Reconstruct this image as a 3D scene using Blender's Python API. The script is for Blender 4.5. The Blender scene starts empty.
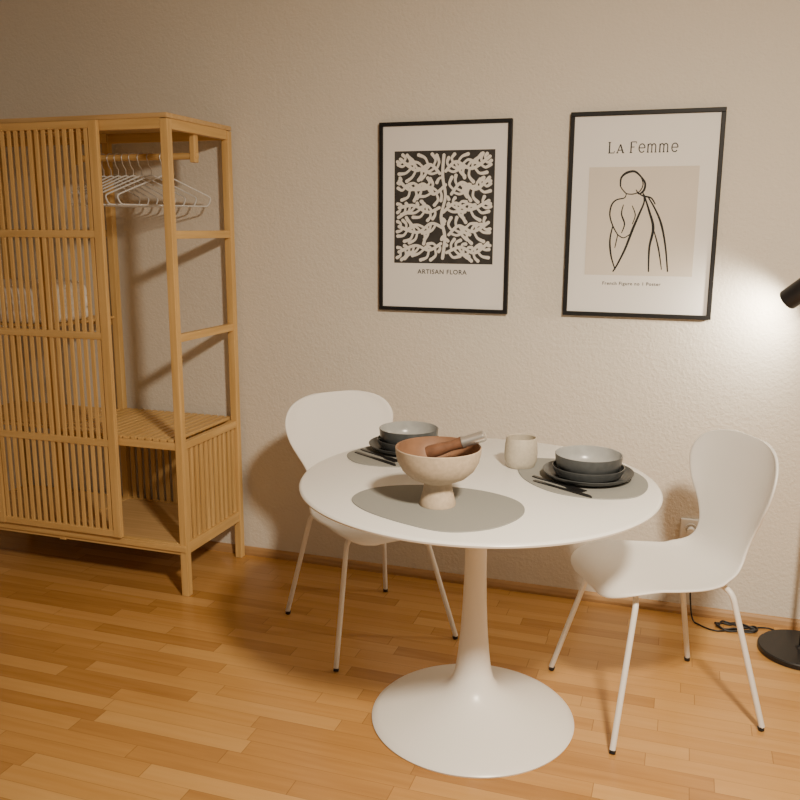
import bpy, bmesh, math, random
from mathutils import Vector, Matrix
random.seed(4)
S=bpy.context.scene
COL=S.collection

# ------------------------------------------------------------ materials
def mat(name,col,rough=.5,metal=0,bump=None,var=None,coat=0,spec=.5):
    m=bpy.data.materials.new(name);m.use_nodes=True
    n=m.node_tree.nodes;l=m.node_tree.links;b=n['Principled BSDF']
    b.inputs['Base Color'].default_value=(*col,1)
    b.inputs['Roughness'].default_value=rough
    b.inputs['Metallic'].default_value=metal
    b.inputs['Coat Weight'].default_value=coat
    b.inputs['Specular IOR Level'].default_value=spec
    tc=n.new('ShaderNodeTexCoord')
    if var:
        sc,amt=var
        nz=n.new('ShaderNodeTexNoise');nz.inputs['Scale'].default_value=sc;nz.inputs['Detail'].default_value=4
        l.new(tc.outputs['Object'],nz.inputs['Vector'])
        r=n.new('ShaderNodeValToRGB')
        r.color_ramp.elements[0].position=.3;r.color_ramp.elements[1].position=.7
        r.color_ramp.elements[0].color=(*[c*(1-amt) for c in col],1)
        r.color_ramp.elements[1].color=(*[min(1,c*(1+amt)) for c in col],1)
        l.new(nz.outputs['Fac'],r.inputs['Fac']);l.new(r.outputs['Color'],b.inputs['Base Color'])
    if bump:
        sc,st,dist=bump
        nz=n.new('ShaderNodeTexNoise');nz.inputs['Scale'].default_value=sc;nz.inputs['Detail'].default_value=3
        l.new(tc.outputs['Object'],nz.inputs['Vector'])
        bp=n.new('ShaderNodeBump');bp.inputs['Strength'].default_value=st;bp.inputs['Distance'].default_value=dist
        l.new(nz.outputs['Fac'],bp.inputs['Height']);l.new(bp.outputs['Normal'],b.inputs['Normal'])
    return m

def wood(name,c1,c2,axis,rough=.45):
    m=bpy.data.materials.new(name);m.use_nodes=True
    n=m.node_tree.nodes;l=m.node_tree.links;b=n['Principled BSDF']
    tc=n.new('ShaderNodeTexCoord');mp=n.new('ShaderNodeMapping')
    s=[60,60,60];s[axis]=3
    mp.inputs['Scale'].default_value=s
    nz=n.new('ShaderNodeTexNoise');nz.inputs['Scale'].default_value=1;nz.inputs['Detail'].default_value=3
    r=n.new('ShaderNodeValToRGB');r.color_ramp.elements[0].position=.3;r.color_ramp.elements[1].position=.7
    r.color_ramp.elements[0].color=(*c1,1);r.color_ramp.elements[1].color=(*c2,1)
    l.new(tc.outputs['Object'],mp.inputs['Vector']);l.new(mp.outputs['Vector'],nz.inputs['Vector'])
    l.new(nz.outputs['Fac'],r.inputs['Fac']);l.new(r.outputs['Color'],b.inputs['Base Color'])
    b.inputs['Roughness'].default_value=rough
    return m

def plaster(name,col):
    m=bpy.data.materials.new(name);m.use_nodes=True
    n=m.node_tree.nodes;l=m.node_tree.links;b=n['Principled BSDF']
    b.inputs['Base Color'].default_value=(*col,1);b.inputs['Roughness'].default_value=.9
    b.inputs['Specular IOR Level'].default_value=.2
    tc=n.new('ShaderNodeTexCoord')
    n1=n.new('ShaderNodeTexNoise');n1.inputs['Scale'].default_value=80;n1.inputs['Detail'].default_value=4;n1.inputs['Roughness'].default_value=.6
    n2=n.new('ShaderNodeTexNoise');n2.inputs['Scale'].default_value=26;n2.inputs['Detail'].default_value=2
    l.new(tc.outputs['Object'],n1.inputs['Vector']);l.new(tc.outputs['Object'],n2.inputs['Vector'])
    a=n.new('ShaderNodeMath');a.operation='MULTIPLY_ADD';a.inputs[1].default_value=.5
    l.new(n2.outputs['Fac'],a.inputs[0]);l.new(n1.outputs['Fac'],a.inputs[2])
    bp=n.new('ShaderNodeBump');bp.inputs['Strength'].default_value=.6;bp.inputs['Distance'].default_value=.0058
    l.new(a.outputs[0],bp.inputs['Height']);l.new(bp.outputs['Normal'],b.inputs['Normal'])
    return m

def parquet():
    m=bpy.data.materials.new('parquet_wood');m.use_nodes=True
    n=m.node_tree.nodes;l=m.node_tree.links;b=n['Principled BSDF']
    tc=n.new('ShaderNodeTexCoord');sx=n.new('ShaderNodeSeparateXYZ');l.new(tc.outputs['Object'],sx.inputs[0])
    def M(op,a,b_=None,c=None):
        q=n.new('ShaderNodeMath');q.operation=op
        for i,v in enumerate((a,b_,c)):
            if v is None: continue
            if isinstance(v,(int,float)): q.inputs[i].default_value=v
            else: l.new(v,q.inputs[i])
        return q.outputs[0]
    X=sx.outputs['X'];Y=sx.outputs['Y']
    ry=M('DIVIDE',Y,.062);row=M('FLOOR',ry);fy=M('FRACT',ry)
    wn=n.new('ShaderNodeTexWhiteNoise');wn.noise_dimensions='1D';l.new(row,wn.inputs['W'])
    rx=M('ADD',M('DIVIDE',X,.50),M('MULTIPLY',wn.outputs['Value'],7.3));col=M('FLOOR',rx);fx=M('FRACT',rx)
    cv=n.new('ShaderNodeCombineXYZ');l.new(row,cv.inputs[0]);l.new(col,cv.inputs[1])
    w2=n.new('ShaderNodeTexWhiteNoise');w2.noise_dimensions='2D';l.new(cv.outputs[0],w2.inputs['Vector'])
    mp=n.new('ShaderNodeMapping');mp.inputs['Scale'].default_value=(3,45,1)
    l.new(tc.outputs['Object'],mp.inputs['Vector'])
    off=n.new('ShaderNodeVectorMath');off.operation='ADD';l.new(mp.outputs[0],off.inputs[0])
    sc=n.new('ShaderNodeVectorMath');sc.operation='SCALE';l.new(w2.outputs['Color'],sc.inputs[0]);sc.inputs['Scale'].default_value=20
    l.new(sc.outputs[0],off.inputs[1])
    gz=n.new('ShaderNodeTexNoise');gz.inputs['Scale'].default_value=1;gz.inputs['Detail'].default_value=4
    l.new(off.outputs[0],gz.inputs['Vector'])
    f=M('ADD',M('MULTIPLY',w2.outputs['Value'],.56),M('MULTIPLY',gz.outputs['Fac'],.50))
    r=n.new('ShaderNodeValToRGB')
    r.color_ramp.elements[0].position=.1;r.color_ramp.elements[0].color=(.33,.155,.044,1)
    r.color_ramp.elements[1].position=.95;r.color_ramp.elements[1].color=(.60,.355,.130,1)
    e=r.color_ramp.elements.new(.5);e.color=(.49,.260,.080,1)
    l.new(f,r.inputs['Fac'])
    gy=M('MINIMUM',fy,M('SUBTRACT',1,fy));gx=M('MINIMUM',fx,M('SUBTRACT',1,fx))
    jy=M('LESS_THAN',gy,.012);jx=M('LESS_THAN',gx,.0025)
    j=M('MAXIMUM',jy,jx)
    mx=n.new('ShaderNodeMix');mx.data_type='RGBA';l.new(M('MULTIPLY',j,.45),mx.inputs[0])
    l.new(r.outputs['Color'],mx.inputs[6]);mx.inputs[7].default_value=(.12,.05,.015,1)
    l.new(mx.outputs[2],b.inputs['Base Color'])
    rn=n.new('ShaderNodeTexNoise');rn.inputs['Scale'].default_value=3;l.new(tc.outputs['Object'],rn.inputs['Vector'])
    l.new(M('MULTIPLY_ADD',rn.outputs['Fac'],.12,.18),b.inputs['Roughness'])
    return m

M_wall=plaster('rough_plaster',(.70,.66,.59))
M_ceil=mat('ceiling_paint',(.75,.72,.66),.9)
M_floor=parquet()
M_base=wood('baseboard_wood',(.34,.19,.075),(.46,.27,.12),0)
M_bamH=wood('bamboo_x',(.56,.35,.125),(.70,.465,.19),0)
M_bamV=wood('bamboo_z',(.56,.35,.125),(.70,.465,.19),2)
M_bamD=wood('bamboo_y',(.56,.35,.125),(.70,.465,.19),1)
M_bpan=wood('bamboo_panel',(.52,.33,.14),(.64,.43,.2),0)
M_white=mat('white_lacquer',(.84,.84,.82),.3,bump=(300,.03,.0005))
M_plastic=mat('white_plastic',(.84,.84,.83),.4,bump=(400,.03,.0004))
M_metalw=mat('white_powdercoat',(.80,.79,.76),.35)
M_black=mat('black_wood',(.009,.009,.010),.5,bump=(80,.1,.0005),spec=.3)
M_blackm=mat('black_metal',(.010,.010,.012),.4)
M_paper=mat('poster_paper',(.80,.79,.78),.55,var=(2,.02))
M_ink=mat('dark_ink',(.040,.038,.037),.6,var=(30,.2),spec=.3)
M_ink2=mat('black_ink',(.012,.012,.012),.6,spec=.3)
M_cream=mat('cream_print',(.78,.76,.72),.6)
M_beige=mat('beige_print',(.67,.62,.55),.6,var=(3,.04))
M_matg=mat('placemat_felt',(.27,.275,.26),.85,bump=(250,.2,.0008))
M_plate=mat('dark_grey_stoneware',(.060,.066,.070),.35,var=(60,.15))
M_platein=mat('light_grey_glaze',(.37,.38,.38),.25,var=(40,.08))
M_stone=mat('tan_stoneware',(.52,.42,.31),.75,bump=(150,.25,.001),var=(90,.10))
M_brown=mat('brown_glaze',(.24,.125,.07),.5,var=(20,.2))
M_cup=mat('cup_stoneware',(.52,.47,.38),.6,bump=(150,.15,.001),var=(120,.08))
M_steel=mat('dark_steel',(.03,.03,.032),.35,metal=.5)
M_silver=mat('brushed_steel',(.6,.58,.55),.3,metal=.8)
M_hang=mat('hanger_plastic',(.60,.61,.62),.4)
M_cloth=mat('cream_cotton',(.90,.88,.83),.9,bump=(60,.3,.003))
M_leather=mat('brown_leather',(.19,.09,.05),.5,bump=(120,.3,.002),var=(30,.3))

# ------------------------------------------------------------ helpers
def empty(name,loc=(0,0,0),rot=0):
    o=bpy.data.objects.new(name,None);COL.objects.link(o);o.location=loc;o.rotation_euler=(0,0,rot);o.empty_display_size=.1
    return o
def mesh_obj(name,verts,faces,m,parent=None,smooth=False,bevel=0,sub=0,solid=0,soff=0):
    me=bpy.data.meshes.new(name);me.from_pydata([tuple(v) for v in verts],[],faces);me.update()
    bm=bmesh.new();bm.from_mesh(me);bmesh.ops.recalc_face_normals(bm,faces=bm.faces);bm.to_mesh(me);bm.free()
    if smooth:
        for p in me.polygons:p.use_smooth=True
    o=bpy.data.objects.new(name,me);COL.objects.link(o);me.materials.append(m)
    if parent:o.parent=parent
    if solid:
        k=o.modifiers.new('s','SOLIDIFY');k.thickness=solid;k.offset=soff
    if bevel:
        k=o.modifiers.new('b','BEVEL');k.width=bevel;k.segments=2;k.limit_method='ANGLE'
    if sub:
        k=o.modifiers.new('u','SUBSURF');k.levels=sub;k.render_levels=sub
    return o
def boxes(name,lst,m,parent=None,bevel=.0015):
    V=[];Fc=[]
    for (x0,x1,y0,y1,z0,z1) in lst:
        b=len(V)
        V+=[(x0,y0,z0),(x1,y0,z0),(x1,y1,z0),(x0,y1,z0),(x0,y0,z1),(x1,y0,z1),(x1,y1,z1),(x0,y1,z1)]
        Fc+=[tuple(b+i for i in f) for f in((0,3,2,1),(4,5,6,7),(0,1,5,4),(1,2,6,5),(2,3,7,6),(3,0,4,7))]
    return mesh_obj(name,V,Fc,m,parent,bevel=bevel)
def lathe(name,prof,m,parent=None,loc=(0,0,0),seg=72,sub=0,closed=False):
    V=[];Fc=[];n=len(prof)
    for i in range(seg):
        a=2*math.pi*i/seg
        for r,z in prof: V.append((r*math.cos(a),r*math.sin(a),z))
    for i in range(seg):
        j=(i+1)%seg
        for k in range(n-1): Fc.append((i*n+k,j*n+k,j*n+k+1,i*n+k+1))
    me=bpy.data.meshes.new(name);me.from_pydata(V,[],Fc)
    bm=bmesh.new();bm.from_mesh(me);bmesh.ops.remove_doubles(bm,verts=bm.verts,dist=1e-5)
    bmesh.ops.recalc_face_normals(bm,faces=bm.faces)
    for f in bm.faces:f.smooth=True
    for e in bm.edges:
        if len(e.link_faces)==2 and e.calc_face_angle(0)>math.radians(40): e.smooth=False
    bm.to_mesh(me);bm.free()
    o=bpy.data.objects.new(name,me);COL.objects.link(o);me.materials.append(m);o.location=loc
    if parent:o.parent=parent
    return o
def cr(P,n=8):
    P=[Vector(p) for p in P];out=[]
    for i in range(len(P)-1):
        p0=P[max(i-1,0)];p1=P[i];p2=P[i+1];p3=P[min(i+2,len(P)-1)]
        for k in range(n):
            t=k/n
            out.append(.5*((2*p1)+(p2-p0)*t+(2*p0-5*p1+4*p2-p3)*t*t+(3*p1-p0-3*p2+p3)*t**3))
    out.append(P[-1]);return out
def tube(name,pts,r,m,parent=None,smooth_n=0,cyc=False):
    if smooth_n: pts=cr(pts,smooth_n)
    c=bpy.data.curves.new(name,'CURVE');c.dimensions='3D';c.bevel_depth=r;c.bevel_resolution=4;c.use_fill_caps=True
    s=c.splines.new('POLY');s.points.add(len(pts)-1);s.use_cyclic_u=cyc;s.use_smooth=True
    for i,p in enumerate(pts): s.points[i].co=(*p,1)
    tmp=bpy.data.objects.new(name,c)
    COL.objects.link(tmp)
    dg=bpy.context.evaluated_depsgraph_get();me=bpy.data.meshes.new_from_object(tmp.evaluated_get(dg))
    bpy.data.objects.remove(tmp)
    for p in me.polygons:p.use_smooth=True
    me.materials.clear();me.materials.append(m)
    o=bpy.data.objects.new(name,me);COL.objects.link(o)
    if parent:o.parent=parent
    return o
def fillet(P,r=.03,n=6):
    P=[Vector(p) for p in P];out=[P[0]]
    for i in range(1,len(P)-1):
        a=(P[i-1]-P[i]).normalized();b=(P[i+1]-P[i]).normalized()
        s=P[i]+a*r;e=P[i]+b*r
        for k in range(n+1):
            t=k/n;out.append((1-t)**2*s+2*t*(1-t)*P[i]+t*t*e)
    out.append(P[-1]);return out

# ------------------------------------------------------------ camera
yaw,pitch,roll,f=.3185,.1987,.0053,1.0694
Fv=Vector((-math.sin(yaw)*math.cos(pitch),math.cos(yaw)*math.cos(pitch),-math.sin(pitch)))
Rv=Vector((math.cos(yaw),math.sin(yaw),0));Uv=Rv.cross(Fv)
R2=Rv*math.cos(roll)+Uv*math.sin(roll);U2=-Rv*math.sin(roll)+Uv*math.cos(roll)
cd=bpy.data.cameras.new('camera');cam=bpy.data.objects.new('camera',cd);COL.objects.link(cam)
mw=Matrix((R2,U2,-Fv)).transposed().to_4x4();mw.translation=Vector((0,-3.2983,1.4652));cam.matrix_world=mw
cd.sensor_width=36;cd.lens=36*f;cd.clip_start=.05
S.camera=cam

# ------------------------------------------------------------ room
boxes('floor',[(-3.7,2.2,-4.4,.1,-.1,0)],M_floor,bevel=0)
boxes('wall_back',[(-3.7,2.2,0,.12,0,2.75)],M_wall,bevel=0)
boxes('wall_left',[(-3.82,-3.7,-4.4,.12,0,2.75)],M_wall,bevel=0)
boxes('wall_right',[(2.2,2.32,-4.4,.12,0,2.75)],M_wall,bevel=0)
boxes('ceiling',[(-3.82,2.32,-4.4,.12,2.75,2.85)],M_ceil,bevel=0)
pr=[(0,0),(-.018,0),(-.018,.012),(-.013,.026),(-.006,.034),(0,.036)]
V=[(x,y,z) for x in(-3.7,2.2) for y,z in pr];n=len(pr)
mesh_obj('baseboard_back',V,[(i,(i+1)%n,n+(i+1)%n,n+i) for i in range(n)]+[tuple(range(n)),tuple(range(n,2*n))],M_base)

# ------------------------------------------------------------ wardrobe
W=empty('bamboo_wardrobe',(0,0,0))
xr=-1.815;xl=xr-1.2;yf=-.50;yb=-.03;H=1.870;p=.032
xc=(xl+xr)/2
posts=[]
for x in(xl,xc-p/2,xr-p):
    posts+= [(x,x+p,yf,yf+p,(0 if x!=xc-p/2 else .17),H-.02),(x,x+p,yb-p,yb,(0 if x!=xc-p/2 else .17),H-.02)]
boxes('posts',posts,M_bamV,W,.003)
boxes('top_panel',[(xl,xr,yf,yb,H-.018,H)],M_bpan,W,.003)
rx=[]
for z0,z1 in((.175,.22),(H-.055,H-.018)):
    rx+=[(xl+p,xr-p,yf+.002,yf+.022,z0,z1),(xl+p,xr-p,yb-.024,yb-.004,z0,z1)]
rx+=[(xc,xr-p,yf+.004,yf+.026,.605,.635),(xc,xr-p,yb-.026,yb-.004,.605,.635)]
rx+=[(xl+p,xc,yb-.026,yb-.004,z-.015,z+.015) for z in(.62,1.045,1.435)]
boxes('long_rails',rx,M_bamH,W)
ry=[]
for x in(xl+.004,xc-.012,xr-.028):
    for z0,z1 in((.175,.22),(.605,.635),(1.03,1.06),(1.42,1.45),(H-.055,H-.018)):
        if x==xc-.012 and 1<z0<1.5: continue
        ry.append((x,x+.024,yf+p,yb-p,z0,z1))
boxes('side_rails',ry,M_bamD,W)
boxes('bottom_panel',[(xl+.03,xr-.03,yf+.022,yb-.024,.205,.217)],M_bpan,W)
sl=[];nn=16
for i in range(nn):
    x=xc+.02+i*((xr-p-xc-.02)/nn);sl.append((x,x+.024,yf+.005,yb-.005,.6355,.6475))
boxes('bench_slats',sl,M_bamD,W)
sl=[]
for i in range(15):
    x=xc+.03+i*.0365;sl.append((x,x+.020,yb-.02,yb-.010,.22,.605))
for i in range(11):
    y=yf+p+.012+i*.0365;sl.append((xr-.022,xr-.012,y,y+.020,.22,.605)) if y+.02<yb-p else None
boxes('lower_slats',[s for s in sl if s],M_bamV,W)
sl=[]
for z in(.62,1.045):
    for i in range(12):
        y=yf+.04+i*.034;sl.append((xl+.02,xc,y,y+.022,z+.016,z+.026))
boxes('shelf_slats',sl,M_bamH,W)
dx0,dx1=-2.725,-2.105;yd0,yd1=yf-.022,yf-.002;dz0,dz1=.222,H-.02
boxes('door_stiles',[(dx0,dx0+.036,yd0,yd1,dz0,dz1),(dx1-.036,dx1,yd0,yd1,dz0,dz1)],M_bamV,W,.002)
boxes('door_rails',[(dx0+.036,dx1-.036,yd0+.002,yd1-.001,z-.014,z+.014) for z in(dz0+.014,.615,1.045,1.435,dz1-.014)],M_bamH,W,.002)
sl=[];n=17;pit=(dx1-dx0-.072)/n
for i in range(n):
    x=dx0+.036+i*pit+pit*.24;sl.append((x,x+pit*.52,yd0+.005,yd0+.012,dz0+.02,dz1-.02))
boxes('door_slats',sl,M_bamV,W)
boxes('door_track',[(xl,xr,yf-.006,yf+.001,.19,.215)],M_bamH,W)
tube('hanging_rod',[(xc,-.27,1.735),(xr-.02,-.27,1.735)],.013,M_bamH,W)
boxes('rod_brackets',[(xr-.045,xr-.022,-.285,-.255,1.71,H-.02),(xc+.012,xc+.034,-.285,-.255,1.71,H-.02)],M_bamV,W,.003)
# folded bedding kept on the wardrobe shelf
V=[];Fc=[];nn=44;lv=[]
def rr(a,hx,hy,e=4.5):
    c,s=math.cos(a),math.sin(a)
    return (hx*math.copysign(abs(c)**(2/e),c),hy*math.copysign(abs(s)**(2/e),s))
prof=[(0,.6),(.0,.93),(.012,1),(.035,1),(.046,.955),(.058,1),(.082,1.0),(.092,.95),(.104,.99),(.13,.97),(.150,.90),(.158,.6),(.160,.25)]
for z,k in prof:
    for i in range(nn):
        a=2*math.pi*i/nn;x,y=rr(a,.235*k,.16*k);V.append((x+.004*math.sin(5*a+z*60),y,z+.01*(z/.15)*math.sin(a*2+1)))
for k in range(len(prof)-1):
    for i in range(nn):Fc.append((k*nn+i,k*nn+(i+1)%nn,(k+1)*nn+(i+1)%nn,(k+1)*nn+i))
Fc.append(tuple(range(nn)));Fc.append(tuple(range((len(prof)-1)*nn,len(prof)*nn)))
o=mesh_obj('folded_bedding',V,Fc,M_cloth,None,True);o.location=(-2.67,-.305,1.0725)

# hangers
def hanger(x,yaw_):
    zt=1.735+.0135+.003
    hk=[(0,.019*math.cos(math.radians(-20+t*20)),.019*math.sin(math.radians(-20+t*20))) for t in range(0,11)]
    hk=hk+[(0,-.012,-.028),(0,0,-.045),(0,0,-.07)]
    H_=empty('clothes_hanger',(x,-.27,zt-.019),yaw_)
    tube('hook',hk,.0020,M_silver,H_)
    tube('frame',fillet([(0,.03,-.078),(0,.205,-.150),(0,.19,-.185),(0,-.19,-.185),(0,-.205,-.150),(0,-.03,-.078),(0,0,-.066),(0,.03,-.078)],.014,4),.0032,M_hang,H_)
for i,x in enumerate((-2.27,-2.235,-2.20,-2.165,-2.13,-2.09,-2.045,-1.985)):
    hanger(x,-.12-.055*i)

# ------------------------------------------------------------ posters
PW,PH=.52,.72
def poster(x0,z0,s):
    P=empty('framed_poster',(x0-PW*(s-1)/2,0,z0-PH*(s-1)/2));P.scale=(s,1,s)
    fw,fd=.015,.022
    boxes('frame',[(0,PW,-fd,-.002,0,fw),(0,PW,-fd,-.002,PH-fw,PH),(0,fw,-fd,-.002,fw,PH-fw),(PW-fw,PW,-fd,-.002,fw,PH-fw)],M_black,P,.0015)
    boxes('paper',[(fw-.002,PW-fw+.002,-.014,-.006,fw-.002,PH-fw+.002)],M_paper,P,0)
    return P
def strokes(name,lines,m,parent,y,cap=True):
    V=[];Fc=[]
    for k,(pts,w) in enumerate(lines):
        yy=y-.000005*k
        P=[Vector(p) for p in pts];n=len(P)
        if not isinstance(w,tuple): w=(w,w,w)
        def wd(t): return (w[0]*(1-2*t)+w[1]*2*t) if t<.5 else (w[1]*(2-2*t)+w[2]*(2*t-1))
        b=len(V)
        for i in range(n):
            d=(P[min(i+1,n-1)]-P[max(i-1,0)])
            if d.length<1e-9:d=Vector((1,0))
            d.normalize();q=Vector((-d[1],d[0]))*wd(i/(n-1))*.5
            V+=[(P[i][0]+q[0],yy,P[i][1]+q[1]),(P[i][0]-q[0],yy,P[i][1]-q[1])]
        for i in range(n-1):Fc.append((b+2*i,b+2*i+1,b+2*i+3,b+2*i+2))
        if cap:
            for c,r in((P[0],w[0]/2),(P[-1],w[2]/2)):
                b=len(V);V+=[(c[0]+r*math.cos(a*math.pi/6),yy-.000002,c[1]+r*math.sin(a*math.pi/6)) for a in range(12)]
                Fc.append(tuple(range(b,b+12)))
    me=bpy.data.meshes.new(name);me.from_pydata(V,[],Fc);o=bpy.data.objects.new(name,me);COL.objects.link(o)
    me.materials.append(m);o.parent=parent;return o
def text(name,s,size,x,z,m,parent,space=1.0):
    c=bpy.data.curves.new(name,'FONT');c.body=s;c.size=size;c.align_x='CENTER';c.align_y='CENTER';c.space_character=space;c.offset=size*.012
    t=bpy.data.objects.new(name,c);COL.objects.link(t)
    me=bpy.data.meshes.new_from_object(t.evaluated_get(bpy.context.evaluated_depsgraph_get()));bpy.data.objects.remove(t)
    me.materials.clear();me.materials.append(m)
    o=bpy.data.objects.new(name,me);COL.objects.link(o);o.parent=parent;o.location=(x,-.0146,z);o.rotation_euler=(math.pi/2,0,0)
    return o
P1=poster(-1.170,1.1425,1.01)
ax0,ax1,az0,az1=.062,.458,PH-.533,PH-.108
boxes('art_ground',[(ax0,ax1,-.0150,-.0142,az0,az1)],M_ink,P1,0)
L=[];occ=[]
def A(u,v):return Vector((ax0+u*(ax1-ax0),az0+v*(az1-az0)))
# branching coral: main branches with side branches in varied directions
stems=[[(.46,.80),(.36,.88),(.22,.83),(.06,.93)],
[(.52,.82),(.62,.90),(.78,.84),(.95,.94)],
[(.52,.70),(.40,.62),(.30,.71),(.16,.66),(.05,.74)],
[(.58,.62),(.68,.72),(.82,.66),(.95,.76)],
[(.50,.46),(.62,.54),(.76,.48),(.95,.56)],
[(.46,.50),(.34,.46),(.20,.52),(.05,.50)],
[(.50,.32),(.38,.36),(.24,.28),(.05,.33)],
[(.56,.26),(.66,.34),(.80,.29),(.95,.37)],
[(.48,.18),(.36,.12),(.22,.16),(.05,.10)],
[(.54,.10),(.68,.15),(.82,.10),(.95,.19)],
[(.50,.96),(.49,.78),(.52,.60),(.48,.42),(.52,.24),(.50,.05)]]
w_=.0108
SC=[]
for k,sp in enumerate(stems):
    c=cr([A(*q) for q in sp],14);SC.append(c)
    L.append(([tuple(v) for v in c],(w_*1.1,w_*1.0,w_*1.2)))
    for v in c[::2]:occ.append((v[0],v[1],k))
for k,c in enumerate(SC):
    acc=.004;side=1 if k%2 else -1
    for i in range(1,len(c)-2):
        acc+=(c[i]-c[i-1]).length
        if acc>.0105:
            acc-=.0105+random.uniform(-.001,.001);side=-side
            d=(c[i]-c[i-1]).normalized();a=math.atan2(d[1],d[0])
            aa=a+side*math.radians(random.uniform(62,78));ab=a+side*math.radians(random.uniform(8,42))
            best=None
            for ln in (.056,.050,.045,.040,.036,.032,.028,.024,.020,.016,.012):
                q0=c[i];q1=q0+Vector((math.cos(aa),math.sin(aa)))*ln*.5;q2=q1+Vector((math.cos(ab),math.sin(ab)))*ln*.5
                cc=cr([q0,q1,q2],5);ok=True
                for v in cc:
                    if not(ax0+.012<v[0]<ax1-.012 and az0+.012<v[1]<az1-.012): ok=False;break
                    if any(kk!=k and math.hypot(v[0]-ox,v[1]-oz)<.0150 for ox,oz,kk in occ): ok=False;break
                if ok:best=cc;break
            if best:
                L.append(([tuple(v) for v in best],(w_*.75,w_*.9,w_*1.25)))
                for v in best[3:]:occ.append((v[0],v[1],k))
strokes('coral_shapes',L,M_cream,P1,-.0152)
text('caption','ARTISAN FLORA',.0245,.258,PH-.566,M_ink2,P1,1.12)
P2=poster(-.428,1.1515,1.02)
boxes('art_ground',[(.073,.447,-.0150,-.0142,PH-.57,PH-.19)],M_beige,P2,0)
def px(x,y):
    xl_=571-(y-113)*10/202;w=156-(y-113)*6/207
    top=113-(x-571)*6/156;bot=315+(x-561)*5/150
    return ((x-xl_)/w*PW,PH*(1-(y-top)/(bot-top)))
D=[([(626,190),(622,184),(623,176),(629,171),(636,170),(642,174),(645,182),(642,189),(636,192),(629,192),(626,190)],(.004,.004,.004)),
([(622,184),(623,176),(629,171),(637,170),(643,175)],(.005,.009,.006)),
([(643,175),(647,181),(646,188),(641,192),(638,188)],(.006,.008,.003)),
([(640,191),(645,194),(653,196),(657,202)],(.004,.006,.004)),
([(628,192),(626,196),(618,198),(613,203),(611,213),(614,224),(619,233)],(.003,.006,.004)),
([(619,233),(625,236),(632,232)],(.004,.004,.003)),
([(625,203),(623,212),(626,222),(623,231)],(.003,.006,.003)),
([(645,191),(646,200),(641,212),(634,228),(627,246),(619,262),(614,270)],(.004,.009,.005)),
([(646,193),(651,209),(655,226),(651,246),(650,270)],(.005,.010,.005)),
([(650,195),(657,207),(663,222),(667,244),(669,270)],(.004,.008,.005)),
([(614,224),(611,238),(612,254),(616,268)],(.004,.007,.004)),
([(655,226),(660,246),(663,268)],(.003,.006,.003)),
([(634,204),(637,213),(634,222)],(.003,.004,.003)),
([(619,233),(616,246)],(.003,.004,.003))]
strokes('figure_drawing',[([(v[0],v[1]) for v in cr([Vector(px(*q)) for q in pts],6)],w) for pts,w in D],M_ink2,P2,-.0152)
T=[];tz=PH-.142;h=.036;tw=.0030
def st(ox,pts,w=tw): T.append(([(ox+a*h,tz+b*h) for a,b in pts],w))
def arc(cx,cy,r,a0,a1,n=12,ry=None):
    ry=ry or r
    return [(cx+r*math.cos(math.radians(a0+(a1-a0)*i/n)),cy+ry*math.sin(math.radians(a0+(a1-a0)*i/n))) for i in range(n+1)]
def Lt(o): st(o,[(.1,0),(.1,1)],.0045);st(o,[(.1,0),(.55,0),(.6,.18)]);st(o,[(-.02,1),(.22,1)]);st(o,[(-.02,0),(.2,0)])
def At(o): st(o,[(.02,0),(.30,.8)]);st(o,[(.30,.8),(.58,0)],.0048);st(o,[(.12,.25),(.48,.25)]);st(o,[(-.06,0),(.12,0)]);st(o,[(.48,0),(.68,0)])
def Ft(o): st(o,[(.1,0),(.1,1)],.0045);st(o,[(.1,1),(.58,1),(.6,.85)]);st(o,[(.1,.52),(.42,.52)]);st(o,[(-.02,0),(.22,0)])
def et(o): st(o,[(.08,.42),(.62,.42)]);st(o,arc(.35,.40,.28,0,320,16,.40),.0036)
def mt(o):
    st(o,[(.08,0),(.08,.78)],.0042);st(o,arc(.26,.52,.18,180,0,10,.26)+[(.44,0)],.0036);st(o,arc(.62,.52,.18,180,0,10,.26)+[(.80,0)],.0036)
    for q in(.08,.44,.80):st(o,[(q-.09,0),(q+.09,0)])
o=.136
for fn,adv in((Lt,.030),(At,.044),(Ft,.028),(et,.030),(mt,.040),(mt,.040),(et,.02)):
    fn(o);o+=adv
strokes('title_lettering',T,M_ink2,P2,-.0146,False)
text('caption','French Figure no 1 Poster',.0165,.24,PH-.600,M_ink,P2,1.15)

# ------------------------------------------------------------ table
tx,ty=-.5336,-.9554
T_=empty('dining_table',(tx,ty,0))
lathe('table_top',[(0,.748),(.508,.748),(.513,.7465),(.516,.742),(.5145,.737),(.500,.730),(.46,.722),(.1,.720),(0,.720)],M_white,T_,seg=160)
lathe('pedestal_base',[(0,.720),(.075,.720),(.070,.712),(.045,.695),(.036,.67),(.033,.62),(.032,.55),(.0325,.47),(.035,.38),(.040,.29),(.046,.22),(.053,.165),(.062,.130),(.078,.103),(.11,.080),(.16,.058),(.23,.034),(.285,.018),(.302,.010),(.307,.005),(.305,0),(0,0)],M_white,T_,(.003,-.012,0),seg=140)

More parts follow.
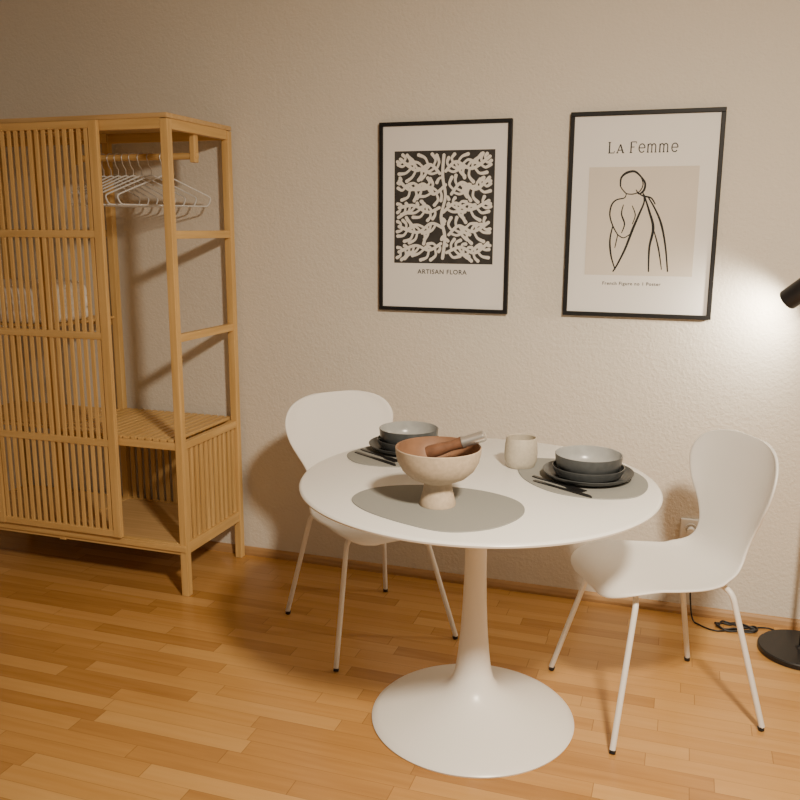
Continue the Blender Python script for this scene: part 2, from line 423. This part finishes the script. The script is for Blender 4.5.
# ------------------------------------------------------------ chairs
def chair(loc,ang):
    C=empty('dining_chair',loc,ang)
    K=[(.236,.418,.085),(.234,.428,.13),(.222,.441,.162),(.19,.452,.188),(.13,.455,.204),(.05,.449,.208),(-.04,.444,.198),(-.11,.447,.176),(-.16,.463,.154),(-.19,.492,.138),(-.207,.535,.135),(-.219,.585,.152),(-.231,.64,.184),(-.243,.695,.213),(-.254,.75,.226),(-.263,.793,.214),(-.269,.824,.182),(-.273,.842,.13),(-.275,.850,.07)]
    c=cr([Vector(k) for k in K],4);nu=16;V=[];Fc=[]
    N=len(c)
    for i,v in enumerate(c):
        t=min(1,max(0,(v[1]-.46)/.2))
        for j in range(nu+1):
            u=-1+2*j/nu
            uu=math.sin(u*math.pi/2)*.35+u*.65
            wf=(v[2]/.2)**2
            dx=.040*t*u*u*wf; dz=(1-t)*(.012*u*u*wf if v[0]>-.12 else .02*u*u*wf)
            if v[0]>.1: dz-= .02*u**4*wf*(v[0]-.1)/.13
            V.append((v[0]+dx,v[2]*uu,v[1]+dz))
    for i in range(N-1):
        for j in range(nu):a=i*(nu+1)+j;Fc.append((a,a+1,a+nu+2,a+nu+1))
    mesh_obj('seat_shell',V,Fc,M_plastic,C,True,solid=.009,soff=0,sub=1)
    k=0
    for sx_,fx,fy,tx_ in((1,.243,.240,.150),(-1,-.245,.215,-.15)):
        for sy in(1,-1):
            k+=1
            tube('leg_%d'%k,fillet([(fx,sy*fy,.012),(tx_,sy*.150,.425),(tx_*.75,sy*.02,.431)],.035,8),.0088,M_metalw,C)
            d=Vector((fx-tx_,sy*(fy-.15),-.413)).normalized()
            q=Vector((fx,sy*fy,.0))
            tube('foot_cap_%d'%k,[q-d*.014,q+Vector((0,0,.0015))],.0096,M_blackm,C)
    tube('cross_bar',[(.115,0,.430),(-.115,0,.430)],.008,M_metalw,C)
    boxes('mount_plate',[(-.13,.13,-.05,.05,.436,.442)],M_metalw,C)
    return C
chair((-.013,-.699,0),math.atan2(-.49,-.87))
chair((-1.046,-.514,0),math.atan2(-.348,.384))

# ------------------------------------------------------------ tableware
zt=.748
def blob(name,pts,m,z,h,n=10):
    c=cr([Vector((*p_,0)) for p_ in [pts[-1]]+pts+[pts[0],pts[1]]],n)[n:-n][:-1]
    N=len(c);V=[(v[0],v[1],z) for v in c]+[(v[0],v[1],z+h) for v in c]
    Fc=[tuple(range(N))[::-1],tuple(range(N,2*N))]+[(i,(i+1)%N,N+(i+1)%N,N+i) for i in range(N)]
    return mesh_obj(name,V,Fc,m,None,bevel=.0008)
blob('placemat',[(-.815,-1.235),(-.785,-1.13),(-.66,-1.062),(-.50,-1.060),(-.385,-1.12),(-.352,-1.225),(-.40,-1.345),(-.50,-1.408),(-.62,-1.385),(-.75,-1.32)],M_matg,zt,.003)
blob('placemat',[(-.455,-.70),(-.36,-.655),(-.24,-.645),(-.13,-.70),(-.072,-.79),(-.062,-.90),(-.10,-.99),(-.20,-1.03),(-.32,-1.00),(-.42,-.88)],M_matg,zt,.003)
blob('placemat',[(-.995,-.82),(-.975,-.73),(-.92,-.645),(-.85,-.585),(-.74,-.575),(-.665,-.64),(-.655,-.76),(-.71,-.86),(-.82,-.915),(-.93,-.905)],M_matg,zt,.003)
zm=zt+.0032
def plate(x,y,z,r):
    P=empty('dinner_plate',(x,y,z))
    lathe('plate_body',[(0,.002),(r*.62,.002),(r*.63,0),(r*.67,0),(r*.80,.004),(r*.95,.014),(r,.0215),(r*.998,.0235),(r*.985,.0225),(r*.93,.016),(r*.78,.008),(r*.66,.006),(0,.006)],M_plate,P,seg=96)
def bowl(x,y,z,r,h,inner):
    P=empty('stoneware_bowl',(x,y,z))
    lathe('bowl_outer',[(0,.002),(r*.55,.002),(r*.56,0),(r*.62,0),(r*.78,.004),(r*.91,h*.25),(r*.975,h*.6),(r,h-.001),(r*.99,h)],M_plate,P,seg=96)
    lathe('bowl_inner',[(r*.99,h),(r*.97,h-.001),(r*.945,h*.6),(r*.88,h*.30),(r*.75,.009),(r*.55,.006),(0,.006)],inner,P,seg=96)
for(x,y)in((-.232,-.838),(-.826,-.700)):
    plate(x,y,zm,.131)
    bowl(x,y,zm+.0065,.104,.032,M_plate)
    bowl(x,y,zm+.0135,.097,.060,M_platein)
# pedestal bowl
cx,cy=-.580,-1.218
F_=empty('pedestal_bowl',(cx,cy,zm))
lathe('bowl_outside',[(0,0),(.047,0),(.048,.004),(.044,.02),(.039,.040),(.0365,.055),(.037,.062),(.050,.067),(.074,.078),(.094,.096),(.106,.118),(.111,.140),(.1125,.155),(.111,.157)],M_stone,F_,seg=96)
lathe('bowl_inside',[(.111,.157),(.1075,.1555),(.105,.140),(.099,.121),(.087,.103),(.069,.087),(.045,.077),(0,.073)],M_brown,F_,seg=96)
V=[];Fc=[];a_=24;b_=10
for i in range(b_+1):
    ph=math.pi*i/b_
    for j in range(a_):
        th=2*math.pi*j/a_
        rr_=1+.10*math.sin(3*th+1)+.06*math.sin(5*th+ph*2)
        V.append((.048*math.sin(ph)*math.cos(th)*rr_,.042*math.sin(ph)*math.sin(th)*rr_,.016*math.cos(ph)+.003*math.sin(4*th)*math.sin(ph)))
for i in range(b_):
    for j in range(a_):Fc.append((i*a_+j,i*a_+(j+1)%a_,(i+1)*a_+(j+1)%a_,(i+1)*a_+j))
o=mesh_obj('leather_pouch',V,Fc,M_leather,None,True);o.location=(cx-.01,cy+.01,zm+.097);o.rotation_euler=(.05,-.05,.5)
G=empty('pepper_grinder',(cx-.030,cy+.000,zm+.137));G.scale=(1.0,1.0,1.18)
d=Vector((.90,.10,.33)).normalized()
G.rotation_euler=d.to_track_quat('Z','Y').to_euler()
lathe('wooden_body',[(0,0),(.016,0),(.018,.006),(.017,.03),(.0135,.055),(.015,.075),(.0165,.082),(0,.082)],M_leather,G,seg=40)
lathe('steel_cap',[(0,.082),(.0160,.083),(.0160,.086),(.0145,.090),(.015,.13),(.014,.134),(.009,.137),(0,.138)],M_silver,G,seg=40)
lathe('stoneware_cup',[(0,0),(.038,0),(.043,.004),(.049,.022),(.0505,.045),(.049,.07),(.0455,.091),(.044,.0935),(.0425,.091),(.046,.07),(.048,.045),(.045,.02),(.036,.008),(0,.007)],M_cup,None,(-.442,-.772,zt),seg=72)
# cutlery
def fork(x,y,a,z=zm+.0018):
    E=empty('dinner_fork',(x,y,z),a)
    L=[(0,.0045),(.02,.006),(.06,.004),(.10,.0036),(.125,.005),(.138,.011),(.150,.0125)]
    V=[(u,w,0) for u,w in L]+[(u,-w,0) for u,w in L];n=len(L)
    mesh_obj('handle',V,[(i,i+1,n+i+1,n+i) for i in range(n-1)],M_steel,E,solid=.003)
    boxes('tines',[(.149,.190,w-.0019,w+.0019,-.0012,.0012) for w in(-.0105,-.0035,.0035,.0105)],M_steel,E,.0004)
def knife(x,y,a,z=zm+.0016):
    E=empty('table_knife',(x,y,z),a)
    L=[(0,.005,-.005),(.02,.0065,-.0065),(.09,.005,-.005),(.105,.007,-.006),(.15,.010,-.006),(.19,.009,-.006),(.205,0,-.005)]
    n=len(L);V=[(u,w,0) for u,w,_ in L]+[(u,w,0) for u,_,w in L]
    mesh_obj('blade',V,[(i,i+1,n+i+1,n+i) for i in range(n-1)],M_steel,E,solid=.0025)
fork(-.385,-.880,math.radians(-33))
knife(-.375,-.922,math.radians(-31))
fork(-.970,-.757,math.radians(-33))
knife(-.975,-.795,math.radians(-32))

# ------------------------------------------------------------ floor lamp
lx,ly=.475,-.205
Lp=empty('floor_lamp',(lx,ly,0))
lathe('lamp_base',[(0,0),(.138,0),(.142,.003),(.142,.017),(.138,.021),(.02,.022),(.014,.03),(0,.03)],M_blackm,Lp,seg=90)
tube('lamp_pole',[(0,0,.02),(0,0,1.42)],.009,M_blackm,Lp)
hp=Vector((-.115,.03,1.262));hd=Vector((-.62,.50,-.60)).normalized()
tube('lamp_arm',[(0,0,1.33),Vector((0,0,1.33)).lerp(hp-hd*.10,.5)+Vector((0,0,.01)),hp-hd*.07],.006,M_blackm,Lp)
hd_=empty('lamp_head_pivot',hp);hd_.parent=Lp;hd_.rotation_euler=hd.to_track_quat('Z','Y').to_euler()
lathe('lamp_shade',[(0,-.085),(.026,-.085),(.034,-.078),(.036,-.07),(.036,.045),(.034,.045),(.034,-.06),(0,-.065)],M_blackm,hd_,seg=60)
em=bpy.data.materials.new('bulb_glow');em.use_nodes=True
b=em.node_tree.nodes['Principled BSDF'];b.inputs['Emission Color'].default_value=(1,.85,.62,1);b.inputs['Emission Strength'].default_value=12
lathe('bulb',[(0,.030),(.018,.026),(.026,.012),(.022,-.01),(.012,-.03),(.012,-.06)],em,hd_,seg=30)
sl_=bpy.data.lights.new('lamp_spot','SPOT');sl_.energy=20;sl_.color=(1,.87,.67);sl_.spot_size=math.radians(155);sl_.spot_blend=1;sl_.shadow_soft_size=.03
so=bpy.data.objects.new('lamp_spot',sl_);COL.objects.link(so);so.parent=Lp;so.location=hp+hd*.05;so.rotation_euler=(-hd).to_track_quat('Z','Y').to_euler()

# outlet + plug
O=empty('wall_outlet',(.085,0,.345))
boxes('outlet_plate',[(-.040,.040,-.010,0,-.040,.040)],M_metalw,O,.004)
o=lathe('socket_well',[(.024,0),(.024,.004),(.021,.004),(.020,-.004),(0,-.004)],M_metalw,O,(0,-.012,0),seg=40);o.rotation_euler=(math.pi/2,0,0)
Pg=empty('power_cable')
tube('cord',[(.085,-.035,.345),(.088,-.06,.30),(.095,-.05,.15),(.11,-.07,.02),(.14,-.10,.004),(.20,-.13,.004),(.27,-.09,.004),(.33,-.06,.004),(.38,-.045,.004),(.42,-.07,.005),(.45,-.075,.006)],.003,M_blackm,Pg,8)
tube('plug',[(.085,-.014,.345),(.085,-.045,.345)],.014,M_metalw,Pg)
tube('cord_loop',[(.26+.07*math.cos(t*.45)+.012*math.sin(t),-.085+.028*math.sin(t*.45)+.006*math.cos(t*1.7),.004+.003*(t%4)) for t in range(34)],.0034,M_blackm,Pg,4)

# ------------------------------------------------------------ lights
def area(name,loc,target,size,e,col):
    a=bpy.data.lights.new(name,'AREA');a.shape='DISK';a.size=size;a.energy=e;a.color=col
    o=bpy.data.objects.new(name,a);COL.objects.link(o);o.location=loc
    o.rotation_euler=(Vector(loc)-Vector(target)).to_track_quat('Z','Y').to_euler();return o
al=area('ceiling_light',(.5,-2.6,2.40),(.05,-1.35,0),.26,86,(1,.845,.64))
al.data.spread=math.radians(150)
w=bpy.data.worlds.new('world');S.world=w;w.use_nodes=True
w.node_tree.nodes['Background'].inputs[0].default_value=(1,.87,.70,1);w.node_tree.nodes['Background'].inputs[1].default_value=.17
